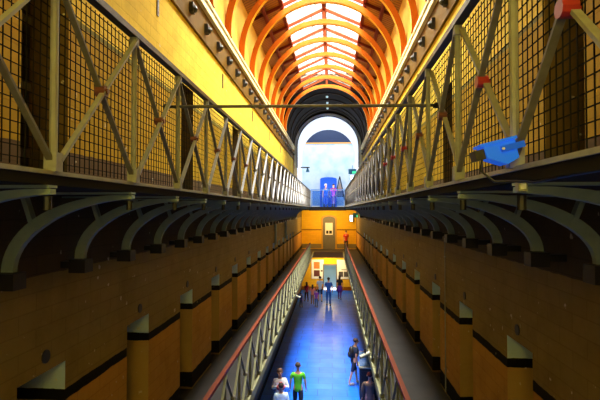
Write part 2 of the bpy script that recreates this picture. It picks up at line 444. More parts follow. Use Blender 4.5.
# dark oval vents above the lower cell doorways
vm = MB(); vm.tube([(-0.012,0,0),(0.012,0,0)], 0.06, 14); ov = None
for nm, X, ys in (('left', XL, lowL), ('right', XR, lowR)):
    vis = ys[:7]
    for k, y in enumerate(vis):
        if ov is None: ov = vm.build('cell_number_disc', M_black); o = ov
        else: o = ov.copy(); C.objects.link(o)
        o.location = (X, y - 0.32, F1 + 1.98)
        tag(o, f'small dark disc above the {ORD[k]} lower cell doorway on the {nm}', 'disc', 'discs above the lower cell doorways')

# cell doors in the two nearest upper recesses
def cell_door(label, X, side, y0, y1):
    t = thing('cell_door', label, 'door', (X + side * 0.42, (y0 + y1) / 2, F2))
    w = (y1 - y0) / 2 - 0.01
    mb = MB(); mb.box(-0.03, 0.03, -w, w, 0.0, 1.97); mb.build('door_panel', M_black, t)
    for z in (0.35, 1.0, 1.65):
        MB().box(*sorted((-side*0.03, -side*0.045)), -w, w, z - 0.04, z + 0.04).build('iron_strap', M_trussd, t)
    h = MB().box(*sorted((-side*0.03, -side*0.05)), -0.12, 0.12, 1.22, 1.42).build('food_hatch', M_trussd, t)
    MB().tube([(-side*0.07, 0.16 - w, 1.05), (-side*0.07, 0.42 - w, 1.05)], 0.016, 8).build('bolt', M_black, t)
cell_door('black cell door in the recess behind the nearest post of the left upper gallery', XL, -1, upL[0] - 0.7, upL[0])
cell_door('black cell door in the recess above and beyond the blue floodlight', XR, 1, upR[0] - 0.7, upR[0])

# ------------------------------------------------------------------ roof
ZR = 13.85; SL = math.tan(math.radians(25)); HW = (XR - XL) / 2
def zroof(d): return ZR - SL * abs(d)
GH = 1.30
YV = 24.7                                        # start of the dark vault
ribs = [YV - 1.70 * k for k in range(11)]
# clerestory walls above the cornice
for nm, X, s in (('left', XL, 1), ('right', XR, -1)):
    mb = MB(); mb.box(*sorted((X - s*0.25, X + s*0.02)), YB, YV, 10.97, zroof(HW) + 0.05)
    structure(mb.build('wall_clerestory_' + nm, M_clere), f'cream clerestory wall above the {nm} cornice')
mb = MB()
for s in (-1, 1):
    d0, d1 = GH, HW + 0.1
    mb.prism([(XC + s*d0, 0, zroof(d0)), (XC + s*d1, 0, zroof(d1)), (XC + s*d1, 0, zroof(d1) + 0.06), (XC + s*d0, 0, zroof(d0) + 0.06)], (0, YB, 0), (0, YV, 0))
structure(mb.build('ceiling', M_plank), 'sloping boarded ceiling either side of the skylights')
# beams along the top and foot of the glazing
mb = MB(); mb.box(XC - 0.05, XC + 0.05, YB, YV, ZR - 0.10, ZR + 0.06)
structure(mb.build('trim_ridge', M_raft))
mb = MB()
for s in (-1, 1):
    mb.box(XC + s*GH - 0.06, XC + s*GH + 0.06, YB, YV, zroof(GH) - 0.06, zroof(GH) + 0.07)
    mb.box(XC + s*1.82 - 0.05, XC + s*1.82 + 0.05, YB, YV, zroof(1.82) - 0.14, zroof(1.82))
structure(mb.build('trim_purlin', M_raft))

def skylight(s, y0, y1, label):
    t = thing('skylight', label, 'skylight', (XC, (y0 + y1) / 2, ZR), 'skylights along the ridge')
    L = (y1 - y0) / 2
    mb = MB(); n = 4
    fr = MB()
    def P(d, y, dz=0): return (s * d, y, -SL * d + dz)
    for d in (0.06, 0.45, 0.86, GH - 0.02): fr.bar(P(d, -L, .02), P(d, L, .02), 0.022 if d not in (0.06, GH-0.02) else 0.05)
    fr.build('skylight_frame', M_frame, t)
    gb = MB()
    for k in range(n + 1):
        y = -L + 2 * L * k / n
        gb.bar(P(0.05, y, .02), P(GH, y, .02), 0.022)
    gb.build('glazing_bar', M_frame, t)
    g = MB(); g.face([P(0.05, -L, 0.03), P(GH, -L, 0.03), P(GH, L, 0.03), P(0.05, L, 0.03)])
    g.build('pane', M_glass, t)
for s, nm in ((-1, 'left'), (1, 'right')):
    for k in range(len(ribs) - 1):
        skylight(s, ribs[k+1] + 0.05, ribs[k] - 0.05, f'{ORD[k]} skylight panel out from the dark vault, on the {nm} slope')
    mb = MB()
    mb.face([(XC + s*0.05, YB, zroof(0.05) + .03), (XC + s*GH, YB, zroof(GH) + .03), (XC + s*GH, ribs[-1], zroof(GH) + .03), (XC + s*0.05, ribs[-1], zroof(0.05) + .03)])
    structure(mb.build('ceiling_dimming_boards_' + nm, M_plank, fix=False))  # unseen boards in place of glazing, added to dim the near end

RR = 2.17; ZS = 11.12                             # arch radius and springing height
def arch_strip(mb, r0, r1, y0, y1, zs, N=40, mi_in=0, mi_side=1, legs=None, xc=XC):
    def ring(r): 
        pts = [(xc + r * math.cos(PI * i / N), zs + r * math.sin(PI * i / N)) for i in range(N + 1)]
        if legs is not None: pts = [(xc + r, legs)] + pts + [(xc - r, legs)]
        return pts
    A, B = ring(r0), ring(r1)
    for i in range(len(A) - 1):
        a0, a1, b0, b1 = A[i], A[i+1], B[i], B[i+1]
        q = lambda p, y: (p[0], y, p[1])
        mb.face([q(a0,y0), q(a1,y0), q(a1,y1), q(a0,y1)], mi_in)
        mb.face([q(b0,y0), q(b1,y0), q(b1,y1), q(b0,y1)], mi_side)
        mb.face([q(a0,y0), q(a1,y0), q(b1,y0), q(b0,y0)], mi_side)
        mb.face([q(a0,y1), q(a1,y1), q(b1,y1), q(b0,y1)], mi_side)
proto = None
for k, y in enumerate(ribs):
    if proto is None:
        t = proto = thing('roof_arch', 'x', 'roof arch')
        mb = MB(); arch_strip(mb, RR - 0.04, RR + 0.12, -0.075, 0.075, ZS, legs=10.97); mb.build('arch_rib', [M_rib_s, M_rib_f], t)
        mb = MB()
        for s in (-1, 1):
            mb.bar((XC, 0, ZR - 0.08), (XC + s * (HW - 0.05), 0, zroof(HW - 0.05) - 0.06), 0.05, 0.09)
        mb.build('rafter', M_raft, t)
        mb = MB(); mb.box(XC - 0.05, XC + 0.05, -0.05, 0.05, ZS + RR + 0.1, ZR - 0.1); mb.build('king_post', M_raft, t)
    else: t = dup(proto, (0,0,0))
    t.location = (0, y, 0)
    t['label'] = ('orange timber roof arch framing the mouth of the dark vault' if k == 0 else f'{ORD[k-1]} orange timber roof arch out from the one at the dark vault')
    t['category'] = 'roof arch'; t['group'] = 'timber roof arches'

# dark barrel vault and the bright arch at its end
YA = 31.0
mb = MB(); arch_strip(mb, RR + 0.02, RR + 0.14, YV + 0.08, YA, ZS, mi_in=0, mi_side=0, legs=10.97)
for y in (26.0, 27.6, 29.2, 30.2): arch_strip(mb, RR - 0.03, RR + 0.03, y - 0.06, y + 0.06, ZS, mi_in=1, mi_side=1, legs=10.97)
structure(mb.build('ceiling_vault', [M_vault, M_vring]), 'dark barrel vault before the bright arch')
mb = MB()  # gable closing the roof above the vault
g0 = [(XL - 0.3, 10.97), (XL - 0.3, 12.9), (XC, 14.1), (XR + 0.3, 12.9), (XR + 0.3, 10.97)]
N = 30
pts = [(XC + (RR + 0.1) * math.cos(PI * i / N), ZS + (RR + 0.1) * math.sin(PI * i / N)) for i in range(N + 1)]
outer = [(XC + HW + .3, 10.97)] + [(XC + (HW+.3) * math.cos(PI*i/N) / max(abs(math.cos(PI*i/N)), abs(math.sin(PI*i/N)) * 0.8) , ZS + 2.9 * math.sin(PI*i/N) / max(abs(math.cos(PI*i/N)), abs(math.sin(PI*i/N)))) for i in range(N + 1)] + [(XC - HW - .3, 10.97)]
pts = [(XC + RR + .1, 10.97)] + pts + [(XC - RR - .1, 10.97)]
for i in range(len(pts) - 1):
    q = lambda p: (p[0], YV + 0.09, p[1])
    mb.face([q(pts[i]), q(pts[i+1]), q(outer[i+1]), q(outer[i])])
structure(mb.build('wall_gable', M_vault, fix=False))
# pale blue mouldings round the arch
mb = MB()
arch_strip(mb, RR - 0.10, RR + 0.02, YA - 0.10, YA + 0.02, 10.98, mi_in=0, mi_side=0, legs=9.6)
arch_strip(mb, RR - 0.17, RR - 0.10, YA - 0.02, YA + 0.06, 10.98, mi_in=1, mi_side=1, legs=9.6)
structure(mb.build('trim_arch', [M_bluetr, M_navy]))
ZA = 10.98
mb = MB()     # wall above the arch
for i in range(N):
    a0, a1 = PI * i / N, PI * (i + 1) / N
    p = lambda a, r, zz: (XC + r * math.cos(a), YA, zz + r * math.sin(a))
    mb.face([p(a0, RR, ZA), p(a1, RR, ZA), p(a1, RR + 0.9, ZS), p(a0, RR + 0.9, ZS)])
structure(mb.build('wall_arch', M_vault, fix=False))
mb = MB(); arch_strip(mb, RR - 0.14, RR + 0.1, YA + 0.04, 36.3, ZA, mi_in=0, mi_side=0, legs=F2)
structure(mb.build('ceiling_arch_soffit', M_soff), 'white arched soffit beyond the dark vault')

# ------------------------------------------------------------------ far end
M_endw = mat('white washed end wall', (0.62, 0.68, 0.78), 0.8, spec=0.1, noise=0.8, nscale=1.2, col2=(0.34, 0.50, 0.72))
M_yel = wall_mat('yellow end wall', [(0, (0.3,0.1,0.01)), (0.3, (0.85,0.48,0.03)), (3.5,(0.25,0.2,0.1)), (3.9,(0.85,0.48,0.03)), (5.05,(0.3,0.15,0.03)), (5.15,(0.88,0.55,0.04))], 0.2)
M_grey = mat('grey painted door', (0.16, 0.15, 0.12), 0.5, noise=0.3, nscale=5)
M_blued = mat('bright blue painted door', (0.01, 0.12, 0.75), 0.4)
M_white = mat('white paper', (0.9, 0.9, 0.88), 0.6)
YW = 44.0
mb = MB(); mb.box(-5, 4.5, YW, YW + 0.2, F2, 13.0)
structure(mb.build('wall_end', M_endw), 'white washed wall at the far end behind the blue door')
mb = MB(); mb.box(-5, 4.5, YW - 0.02, YW + 0.2, 13.12, 16.5); structure(mb.build('wall_end_upper', M_navy))
mb = MB(); mb.box(-5, 4.5, YW - 0.06, YW + 0.1, 13.0, 13.12); structure(mb.build('trim_end', mat('orange trim', (0.7, 0.3, 0.06), 0.5)))
mb = MB(); mb.box(-5.2, -5, 36.3, YW + .2, F2, 16.5); mb.box(4.5, 4.7, 36.3, YW + .2, F2, 16.5); structure(mb.build('wall_end_side', M_endw))
mb = MB(); mb.box(-5.2, 4.7, 36.3, YW + .2, 16.5, 16.6); structure(mb.build('ceiling_end', M_endw))
mb = MB()
for s in (-1, 1):
    for i in range(N // 2):
        a0, a1 = PI/2 * i / (N // 2), PI/2 * (i + 1) / (N // 2)
        r = RR - 0.13
        mb.face([(XC + s*r*math.cos(a0), 36.31, ZA + r*math.sin(a0)), (XC + s*r*math.cos(a1), 36.31, ZA + r*math.sin(a1)), (XC + s*(r*math.cos(a1)), 36.31, 16.5), (XC + s*(r*math.cos(a0)), 36.31, 16.5)])
    mb.face([(XC + s*(RR-.13), 36.31, F2), (XC + s*5.2, 36.31, F2), (XC + s*5.2, 36.31, 16.5), (XC + s*(RR-.13), 36.31, 16.5)])
structure(mb.build('wall_end_arch', M_endw, fix=False))
# upper landing at the far end
mb = MB(); mb.box(XL, XR, YE, YW, F2 - 0.22, F2 - 0.0, 0); mb.box(EL - 0.1, ER + 0.1, YE - 0.05, YE, F2 - 0.24, F2 + 0.02, 1)
structure(mb.build('floor_upper_landing', [mat('landing underside', (0.5, 0.30, 0.06), 0.7), M_black]))
# lower landing
mb = MB(); mb.box(XL, XR, 37.0, YEND, F1 - 0.42, F1, 0); mb.box(EL - 0.1, ER + 0.1, 36.94, 37.0, F1 - 0.44, F1 + 0.03, 1)
structure(mb.build('floor_lower_landing', [M_slab, mat('landing beam', (0.22, 0.13, 0.05), 0.6)]))
# yellow wall below, with the doorway openings framed
mb = MB(); x0, x1 = XL, XR
gx0, gx1 = -0.70, 0.34
for (a, b, c, d) in ((x0, gx0, 0, F1), (gx1, x1, 0, F1), (gx0, gx1, 2.12, F1), (x0, x1, F1, F2)):
    mb.box(a, b, YEND, YEND + 0.2, c, d)
structure(mb.build('wall_end_yellow', M_yel), 'yellow end wall below the upper landing')
mb = MB(); mb.box(gx0 - .3, gx1 + .3, YEND + 1.4, YEND + 1.5, 0, 2.4); structure(mb.build('wall_passage', mat('blue grey passage', (0.10, 0.20, 0.32), 0.6)))

# grey arched door on the lower landing with a white notice
def arch_door(name, label, x, y, z, w, h, m, mf, rise=0.25):
    t = thing(name, label, 'door', (x, y, z))
    def prof(w, h):
        P = [(-w/2, 0), (w/2, 0), (w/2, h - rise)]
        P += [(w/2 * math.cos(a), h - rise + rise * math.sin(a)) for a in [PI * i / 12 for i in range(1, 12)]]
        return P + [(-w/2, h - rise)]
    MB().prism([(p[0], 0, p[1]) for p in prof(w, h)], (0, -0.06, 0), (0, -0.005, 0)).build('door_panel', m, t)
    fr = MB(); A, B = prof(w, h)[2:], prof(w + 0.24, h + 0.12)[2:]
    A = [(w/2, 0)] + A + [(-w/2, 0)]; B = [(w/2 + .12, 0)] + B + [(-w/2 - .12, 0)]
    for i in range(len(A) - 1):
        fr.prism([(A[i][0],0,A[i][1]), (A[i+1][0],0,A[i+1][1]), (B[i+1][0],0,B[i+1][1]), (B[i][0],0,B[i][1])], (0,-0.10,0), (0,-0.005,0))
    fr.build('door_frame', mf, t)
    MB().tube([(w*0.36, -0.10, 1.02), (w*0.36, -0.06, 1.02)], 0.035, 10).build('door_knob', M_black, t)
    for zz in (0.25, h * 0.55):
        MB().box(-w*0.4, w*0.4, -0.075, -0.06, zz, zz + h*0.3).build('raised_panel', m, t)
    return t
arch_door('arched_door', 'grey arched door in the yellow wall on the lower landing', -0.25, YEND, F1, 1.05, 2.75, M_grey, mat('door frame ochre', (0.55, 0.30, 0.03), 0.5))
t = thing('notice', 'white notice with two dark pictures on the grey arched door', 'notice', (-0.26, YEND - 0.10, F1 + 1.2))
MB().box(-0.32, 0.32, -0.02, 0.01, 0, 1.02).build('notice_board', M_white, t)
MB().box(-0.24, -0.04, -0.026, -0.02, 0.10, 0.36).build('notice_picture', M_black, t)
MB().box(0.02, 0.25, -0.026, -0.02, 0.10, 0.36).build('notice_picture', M_black, t)
arch_door('arched_door', 'bright blue arched door at the far end of the upper level', -0.33, YW, F2, 1.3, 2.75, M_blued, M_blued, 0.18)

# posters at ground level
def poster(x, label, art):
    t = thing('poster', label, 'poster', (x, YEND - 0.005, 0.98))
    MB().box(-0.52, 0.52, -0.05, 0, 0, 1.62).build('poster_board', M_white, t)
    for (a, b, c, d, m) in art: MB().box(a, b, -0.058, -0.05, c, d).build('printed_picture', m, t)
M_orange = mat('printed orange', (0.65, 0.20, 0.04), 0.6); M_maroon = mat('printed maroon', (0.12, 0.03, 0.025), 0.6); M_ink = mat('printed grey', (0.08, 0.07, 0.07), 0.6)
poster(-1.22, 'poster with orange and maroon pictures left of the ground-floor doorway', [(-0.32, 0.18, 0.85, 1.42, M_orange), (-0.32, 0.18, 0.2, 0.72, M_maroon), (0.26, 0.42, 0.6, 0.75, M_ink)])
poster(0.93, 'white poster with small dark pictures right of the ground-floor doorway', [(-0.38, 0.0, 0.18, 0.62, M_ink), (0.06, 0.42, 0.18, 0.62, M_ink), (-0.15, 0.3, 0.75, 0.8, M_ink), (0.3, 0.46, 0.62, 0.92, M_orange)])
# door surround down there
mb = MB(); mb.box(gx0 - 0.08, gx0, YEND - 0.06, YEND + .2, 0, 2.2); mb.box(gx1, gx1 + 0.08, YEND - 0.06, YEND + .2, 0, 2.2); mb.box(gx0 - .08, gx1 + .08, YEND - 0.06, YEND + .2, 2.12, 2.22)
structure(mb.build('trim_doorway', M_grey))

# glass barrier at the head of the upper landing
M_bar = mat('blue painted rail', (0.05, 0.25, 0.75), 0.4)
def glass2():
    m = bpy.data.materials.new('barrier glass'); m.use_nodes = True
    nt = m.node_tree; nt.nodes.clear(); L = nt.links
    o = nt.nodes.new('ShaderNodeOutputMaterial'); t = nt.nodes.new('ShaderNodeBsdfTransparent'); t.inputs[0].default_value = (0.45, 0.65, 0.95, 1)
    gl = nt.nodes.new('ShaderNodeBsdfDiffuse'); gl.inputs[0].default_value = (0.15, 0.35, 0.8, 1)
    mx = nt.nodes.new('ShaderNodeMixShader'); mx.inputs[0].default_value = 0.2
    L.new(t.outputs[0], mx.inputs[1]); L.new(gl.outputs[0], mx.inputs[2]); L.new(mx.outputs[0], o.inputs[0]); return m
t = thing('glass_barrier', 'blue tinted glass barrier across the far end of the upper level', 'barrier', (XC, YE + 0.05, F2))
hw = (ER - EL) / 2
MB().tube([(-hw, 0, 1.18), (hw, 0, 1.18)], 0.03, 8).build('top_rail', M_bar, t)
pm = None
for k in range(4):
    x = -hw + 0.03 + k * (2 * hw - 0.06) / 3
    MB().tube([(x, 0, 0), (x, 0, 1.17)], 0.025, 8).build('post', M_bar, t)
G2 = glass2()
for k in range(3):
    xa = -hw + 0.08 + k * (2 * hw - 0.06) / 3; xb = xa + (2 * hw - 0.06) / 3 - 0.1
    MB().box(xa, xb, -0.006, 0.006, 0.08, 1.12).build('glass_panel', G2, t)

# A-frame stand near the blue door
t = thing('a_frame_stand', 'dark A-frame stand with a board, right of the blue door', 'stand', (0.66, 40.0, F2))
for s in (-1, 1):
    for yy in (-0.3, 0.3): MB().bar((s*0.55, yy, 0), (0, 0, 2.65), 0.07).build('leg', M_navy, t)
MB().bar((-0.35, -0.1, 0.95), (0.35, -0.1, 0.95), 0.06).build('cross_bar', M_navy, t)
MB().prism([(-0.3, 0, 1.0), (0.3, 0, 1.0), (0, 0, 2.25)], (0, -0.06, 0), (0, -0.04, 0)).build('board', mat('pinkish board', (0.55, 0.38, 0.36), 0.6), t)

# exit signs and lamps at the far end
M_green = mat('green sign', (0.02, 0.35, 0.15), 0.5, emis=(0.05, 0.8, 0.35), estr=0.8)
M_teal = mat('teal fitting', (0.02, 0.13, 0.22), 0.5)
M_lampw = mat('lit lamp', (0.9, 0.95, 1), 0.5, emis=(0.8, 0.9, 1.0), estr=3.0)
def exit_sign(label, x, y, z):
    t = thing('exit_sign', label, 'sign', (x, y, z))
    MB().box(-0.28, 0.28, -0.06, 0.06, 0, 0.36).build('sign_case', M_teal, t)
    MB().box(-0.02, 0.26, -0.075, -0.06, 0.03, 0.2).build('sign_face', M_green, t)
    MB().tube([(0, 0, 0.36), (0, 0, 0.62)], 0.02, 6).build('sign_stem', M_teal, t)
    return t
exit_sign('teal and green exit sign above the right end of the upper gallery', 1.45, 33.5, 9.35)
exit_sign('green exit sign under the upper landing on the right', 1.95, 37.6, 6.2)
def wall_lamp(label, x, y, z, w=0.2, h=0.42):
    t = thing('wall_lamp', label, 'lamp', (x, y, z))
    MB().box(-w*0.7, w*0.7, -0.03, 0.06, -0.04, h + 0.04).build('lamp_housing', M_teal, t)
    MB().box(-w/2, w/2, -0.05, -0.03, 0, h).build('lamp_panel', M_lampw, t)
wall_lamp('small white lamp panel below the upper exit sign', 1.40, 33.4, 8.95, 0.18, 0.3)
wall_lamp('bluish white lamp panel beside the lower exit sign', 1.62, 39.85, 5.85, 0.22, 0.5)
t = thing('lamp_bracket', 'dark lamp on a bracket above the left end of the upper gallery', 'lamp', (-1.86, 33.0, 9.75))
MB().box(-0.35, 0.3, -0.04, 0.04, 0.0, 0.08).build('lamp_arm', M_black, t)
MB().tube([(0.15, 0, 0.0), (0.15, 0, -0.12), (0.15, 0, -0.28)], [0.05, 0.09, 0.14], 10).build('lamp_shade', M_teal, t)
# vault spot lamps
M_spot = mat('spot lamp', (0.4, 0.6, 0.7), 0.3, emis=(0.5, 0.7, 0.85), estr=0.6)
for k, y in enumerate((26.4, 27.9, 29.4)):
    t = thing('vault_lamp', f'{ORD[k]} small lamp along the crown of the dark vault, counted from its mouth', 'lamp', (XC, y, ZS + RR - 0.0), 'lamps along the vault crown')
    MB().tube([(0,0,0.02),(0,0,-0.08)], 0.06, 10).build('lamp_base', M_black, t)
    MB().ball((0,0,-0.11), 0.075, 10).build('lamp_bulb', M_spot, t)

# ------------------------------------------------------------------ tie rod across the well
t = thing('tie_rod', 'long dark iron rod spanning the well between the two upper railings', 'rod', (0, 4.37, 7.765))
MB().tube([(EL - 0.10, 0, 0.02), (0.945, 0, -0.005)], 0.015, 8).build('rod_bar', M_trussd, t, True)
MB().tube([(0.945, 0, -0.005), (0.985, 0, -0.005)], 0.028, 10).build('end_nut', M_black, t)
MB().tube([(EL - 0.14, 0, 0.02), (EL - 0.10, 0, 0.02)], 0.028, 10).build('end_nut', M_black, t)

# ------------------------------------------------------------------ blue floodlight on the right gallery edge
M_blue = mat('bright blue painted steel with added glow', (0.008, 0.15, 1.0), 0.4, emis=(0.008, 0.15, 0.9), estr=0.35)  # housing given a faint added glow to keep it blue in warm light
M_blue2 = mat('deep blue painted steel with added glow', (0.006, 0.10, 0.8), 0.4, emis=(0.006, 0.11, 0.8), estr=0.25)  # arm carries a weaker added glow for the same purpose
t = thing('floodlight', 'bright blue floodlight clamped at the edge of the upper gallery', 'floodlight', (0.785, 2.27, 7.04))
t.scale = (0.73, 0.73, 0.73)
R = Matrix.Rotation(math.radians(14), 4, 'Y')
def rb(*a): return MB().box(*a, M=Matrix.Rotation(math.radians(-14), 4, 'Y'))
mb = MB(); Mx = Matrix.Rotation(math.radians(-13), 4, 'Y')
mb.prism([tuple(Mx @ Vector(p)) for p in ((-0.09, 0, 0.02), (0.02, 0, -0.045), (0.10, 0, -0.02), (0.10, 0, 0.10), (-0.10, 0, 0.10))], (0, -0.07, 0), (0, 0.07, 0))
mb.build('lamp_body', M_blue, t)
rb(-0.115, 0.115, -0.08, 0.08, 0.10, 0.117).build('lid', M_blue, t)
rb(0.0, 0.15, -0.085, -0.072, 0.035, 0.075).build('mounting_arm', M_blue2, t)
MB().tube([tuple(Mx @ Vector((0.01, -0.10, 0.055))), tuple(Mx @ Vector((0.01, -0.07, 0.055)))], 0.008, 10).build('pivot_bolt', M_white, t)
rb(-0.155, -0.095, -0.06, 0.06, 0.02, 0.085).build('visor', M_black, t)
t = thing('junction_box', 'small white junction box under the gallery edge below the blue floodlight', 'junction box', (0.86, 2.20, 6.885))
MB().box(-0.02, 0.02, -0.02, 0.02, 0, 0.045).build('box_body', M_edge, t)
MB().box(-0.012, 0.012, -0.024, -0.02, 0.01, 0.035).build('box_lid', M_white, t)
mb = MB(); mb.tube([(0.70, 2.24, 7.05), (0.69, 2.23, 6.98), (0.74, 2.2, 6.93), (0.83, 2.18, 6.93), (0.875, 2.1, 6.92), (0.885, 1.8, 6.93), (0.885, 1.3, 6.935), (0.885, 0.6, 6.93)], 0.006, 6)
tag(mb.build('power_cable', M_black, None, True), 'thin black cable running from the blue floodlight along the gallery edge', 'cable')
# conduit on the right wall
t = thing('wall_conduit', 'thin pale vertical conduit on the right lower wall', 'conduit', (XR - 0.02, 8.62, F1 + 0.05))
MB().tube([(0,0,0),(0,0,2.75)], 0.011, 6).build('conduit_pipe', M_edge, t)
for z in (0.4, 1.4, 2.4): MB().box(-0.014, 0.02, -0.025, 0.025, z, z + 0.02).build('pipe_clip', M_edge, t)
# conduits on the left wall, far
for k, y in enumerate((21.0, 25.6)):
    t = thing('wall_pipe', f'{"nearer" if k == 0 else "farther"} pale bluish pipe high on the far part of the left lower wall', 'pipe', (XL + 0.05, y, F1 + 1.75))
    MB().tube([(0,0,0),(0,0,1.35)], 0.05 if k == 0 else 0.06, 8).build('pipe_length', mat('blue grey pipe', (0.25, 0.33, 0.33), 0.5), t)
    MB().box(-0.05, 0.06, -0.07, 0.07, 1.0, 1.06).build('pipe_clip', M_black, t)
# spotlights on the lower gallery edges
def edge_spot(label, x, y, z, aim):
    t = thing('spotlight', label, 'spotlight', (x, y, z))
    a = Vector(aim).normalized() * 0.125
    MB().tube([-a, a], 0.042, 12).build('lamp_barrel', M_edge, t, False)
    MB().tube([a, a * 1.08], 0.04, 12).build('lamp_glass', M_black, t)
    MB().bar((0, 0, 0), (0.0, 0.0, 0.14), 0.03).build('mounting_bracket', M_black, t)
edge_spot('white spotlight hung from the edge of the left lower gallery', EL + 0.10, 18.9, F1 - 0.18, (0.9, -0.7, -0.25))
edge_spot('white spotlight hung from the edge of the right lower gallery', ER - 0.13, 10.75, F1 + 0.03, (-0.9, -0.3, -0.35))

# ------------------------------------------------------------------ people
pending = []
def skinned(name, verts, edges, radii, material, parent, root=0, sub=1):
    me = bpy.data.meshes.new(name); me.from_pydata(verts, edges, []); me.materials.append(material)
    o = bpy.data.objects.new(name, me); C.objects.link(o)
    if parent is not None: o.parent = parent
    sk = o.modifiers.new('skin', 'SKIN')
    if not me.skin_vertices:
        bm = bmesh.new(); bm.from_mesh(me); bm.verts.layers.skin.verify(); bm.to_mesh(me); bm.free()
    d = me.skin_vertices[0].data
    for i, r in enumerate(radii):
        d[i].radius = r if isinstance(r, tuple) else (r, r)
        d[i].use_root = (i == root)
    s = o.modifiers.new('sub', 'SUBSURF'); s.levels = sub; s.render_levels = sub
    pending.append(o); return o
CM = {}
def cloth(c):
    if c not in CM: CM[c] = mat('cloth %d' % len(CM), c, 0.8, noise=0.3, nscale=20)
    return CM[c]
extras = []
def person(label, loc, rz, h=1.75, shirt=(0.5,0.5,0.5), legs=(0.03,0.03,0.05), hair=(0.03,0.02,0.015), long_hair=False, shorts=False, sleeves='short',
           armL=None, armR=None, stride=0.12, lean=0.0, group=None, shoe=(0.03,0.03,0.03), wide=1.0, skirt=None):
    k = h / 1.75; w = wide
    def S(p): return (p[0] * k * w, p[1] * k, p[2] * k)
    ly = lambda z: -lean * max(0, z - 0.9)            # forward lean; the figure faces -y
    J = {'pel': (0,0,.95), 'spi': (0, ly(1.1),1.1), 'che': (0, ly(1.28),1.28), 'nkb': (0, ly(1.44)+.01,1.44), 'nk': (0, ly(1.52),1.52), 'hd0': (0, ly(1.59)-.02,1.585), 'hd1': (0, ly(1.66)-.012,1.655), 'hd2': (0, ly(1.72),1.71)}
    aL = armL or ((0.22,0.02,1.14), (0.24,-0.05,0.90)); aR = armR or ((-0.22,0.02,1.14), (-0.24,-0.05,0.90))
    for s, n, a in ((1,'L',aL), (-1,'R',aR)):
        J['sh'+n] = (s*.175, ly(1.40), 1.40); J['el'+n] = (a[0][0], a[0][1] + ly(a[0][2]), a[0][2]); J['wr'+n] = (a[1][0], a[1][1] + ly(a[1][2]), a[1][2])
        e, r = Vector(J['el'+n]), Vector(J['wr'+n]); d = (r - e).normalized()
        J['pa'+n] = tuple(r + d * .075)
        f = s * stride
        J['hi'+n] = (s*.085, 0, .88); J['kn'+n] = (s*.095, -f*.6 - .015, .48); J['an'+n] = (s*.10, -f + (.03 if f < 0 else 0.02), .085 if f >= 0 else .11); J['to'+n] = (s*.115, -f - .13, .035)
    rad = {'pel': (.135,.10), 'spi': (.125,.09), 'che': (.155,.105), 'nkb': (.075,.06), 'nk': .05, 'hd0': (.062,.075), 'hd1': (.078,.093), 'hd2': (.055,.065)}
    for n in 'LR':
        rad.update({'sh'+n: .058, 'el'+n: .040, 'wr'+n: .027, 'pa'+n: (.030,.016), 'hi'+n: .092, 'kn'+n: .057, 'an'+n: .037, 'to'+n: .03})
    E = [('pel','spi'),('spi','che'),('che','nkb'),('nkb','nk'),('nk','hd0'),('hd0','hd1'),('hd1','hd2')]
    for n in 'LR': E += [('che','sh'+n),('sh'+n,'el'+n),('el'+n,'wr'+n),('wr'+n,'pa'+n),('pel','hi'+n),('hi'+n,'kn'+n),('kn'+n,'an'+n),('an'+n,'to'+n)]
    def make(name, keys, edges, grow, m, parent, over={}):
        ks = list(keys); idx = {q: i for i, q in enumerate(ks)}
        R = []
        for q in ks:
            r = over.get(q, rad.get(q)); r = r if isinstance(r, tuple) else (r, r)
            R.append(tuple((x + grow) * k for x in r))
        return skinned(name, [S(J[q]) for q in ks], [(idx[a], idx[b]) for a, b in edges], R, m, parent)
    body = make('person', J.keys(), E, 0.0, M_skin, None)
    body.location = loc; body.rotation_euler = (0, 0, rz); tag(body, label, 'person', group)
    # shirt and sleeves
    J['hem'] = (0, 0, .79); rad['hem'] = (.158, .125); J['wst'] = (0, 0, 1.03); rad['wst'] = (.132, .098)
    ks = ['hem','pel','spi','che','nkb']; ed = [('hem','pel'),('pel','spi'),('spi','che'),('che','nkb')]
    for n in 'LR':
        if sleeves == 'short':
            J['sl'+n] = tuple(Vector(J['sh'+n]).lerp(Vector(J['el'+n]), .75)); rad['sl'+n] = .038
            ks += ['sh'+n, 'sl'+n]; ed += [('che','sh'+n), ('sh'+n,'sl'+n)]
        else:
            ks += ['sh'+n, 'el'+n, 'wr'+n]; ed += [('che','sh'+n), ('sh'+n,'el'+n), ('el'+n,'wr'+n)]
    make('shirt', ks, ed, 0.017, cloth(shirt), body, {'nkb': (.07,.06)})
    ks = ['pel', 'wst']; ed = [('pel', 'wst')]
    for n in 'LR':
        if shorts:
            ks += ['hi'+n, 'kn'+n]; ed += [('pel','hi'+n), ('hi'+n,'kn'+n)]
        else:
            ks += ['hi'+n, 'kn'+n, 'an'+n]; ed += [('pel','hi'+n), ('hi'+n,'kn'+n), ('kn'+n,'an'+n)]
    make('shorts' if shorts else 'trousers', ks, ed, 0.013, cloth(legs), body)
    # shoes
    for n in 'LR':
        a, b = Vector(J['an'+n]), Vector(J['to'+n])
        mb = MB(); c = (a + b) / 2
        mb.ball(S((c.x, c.y - .01, max(.045, c.z - 0.01))), 1.0, 10, 0, (.05*k, .135*k, .05*k)); mb.build('shoe', cloth(shoe), body, True)
    # hair
    mb = MB(); hy = ly(1.68)
    mb.ball(S((0, hy + .022, 1.69)), 1.0, 12, 0, (.094*k, .105*k, .085*k))
    if long_hair:
        mb.tube([S((0, hy + .06, 1.68)), S((0, hy + .085, 1.56)), S((0, ly(1.4) + .10, 1.42)), S((0, ly(1.34) + .10, 1.34))], [.085*k, .085*k, .075*k, .03*k], 10)
    mb.build('hair', cloth(hair), body, True)
    extras.append((body, dict(J), k, S, ly))
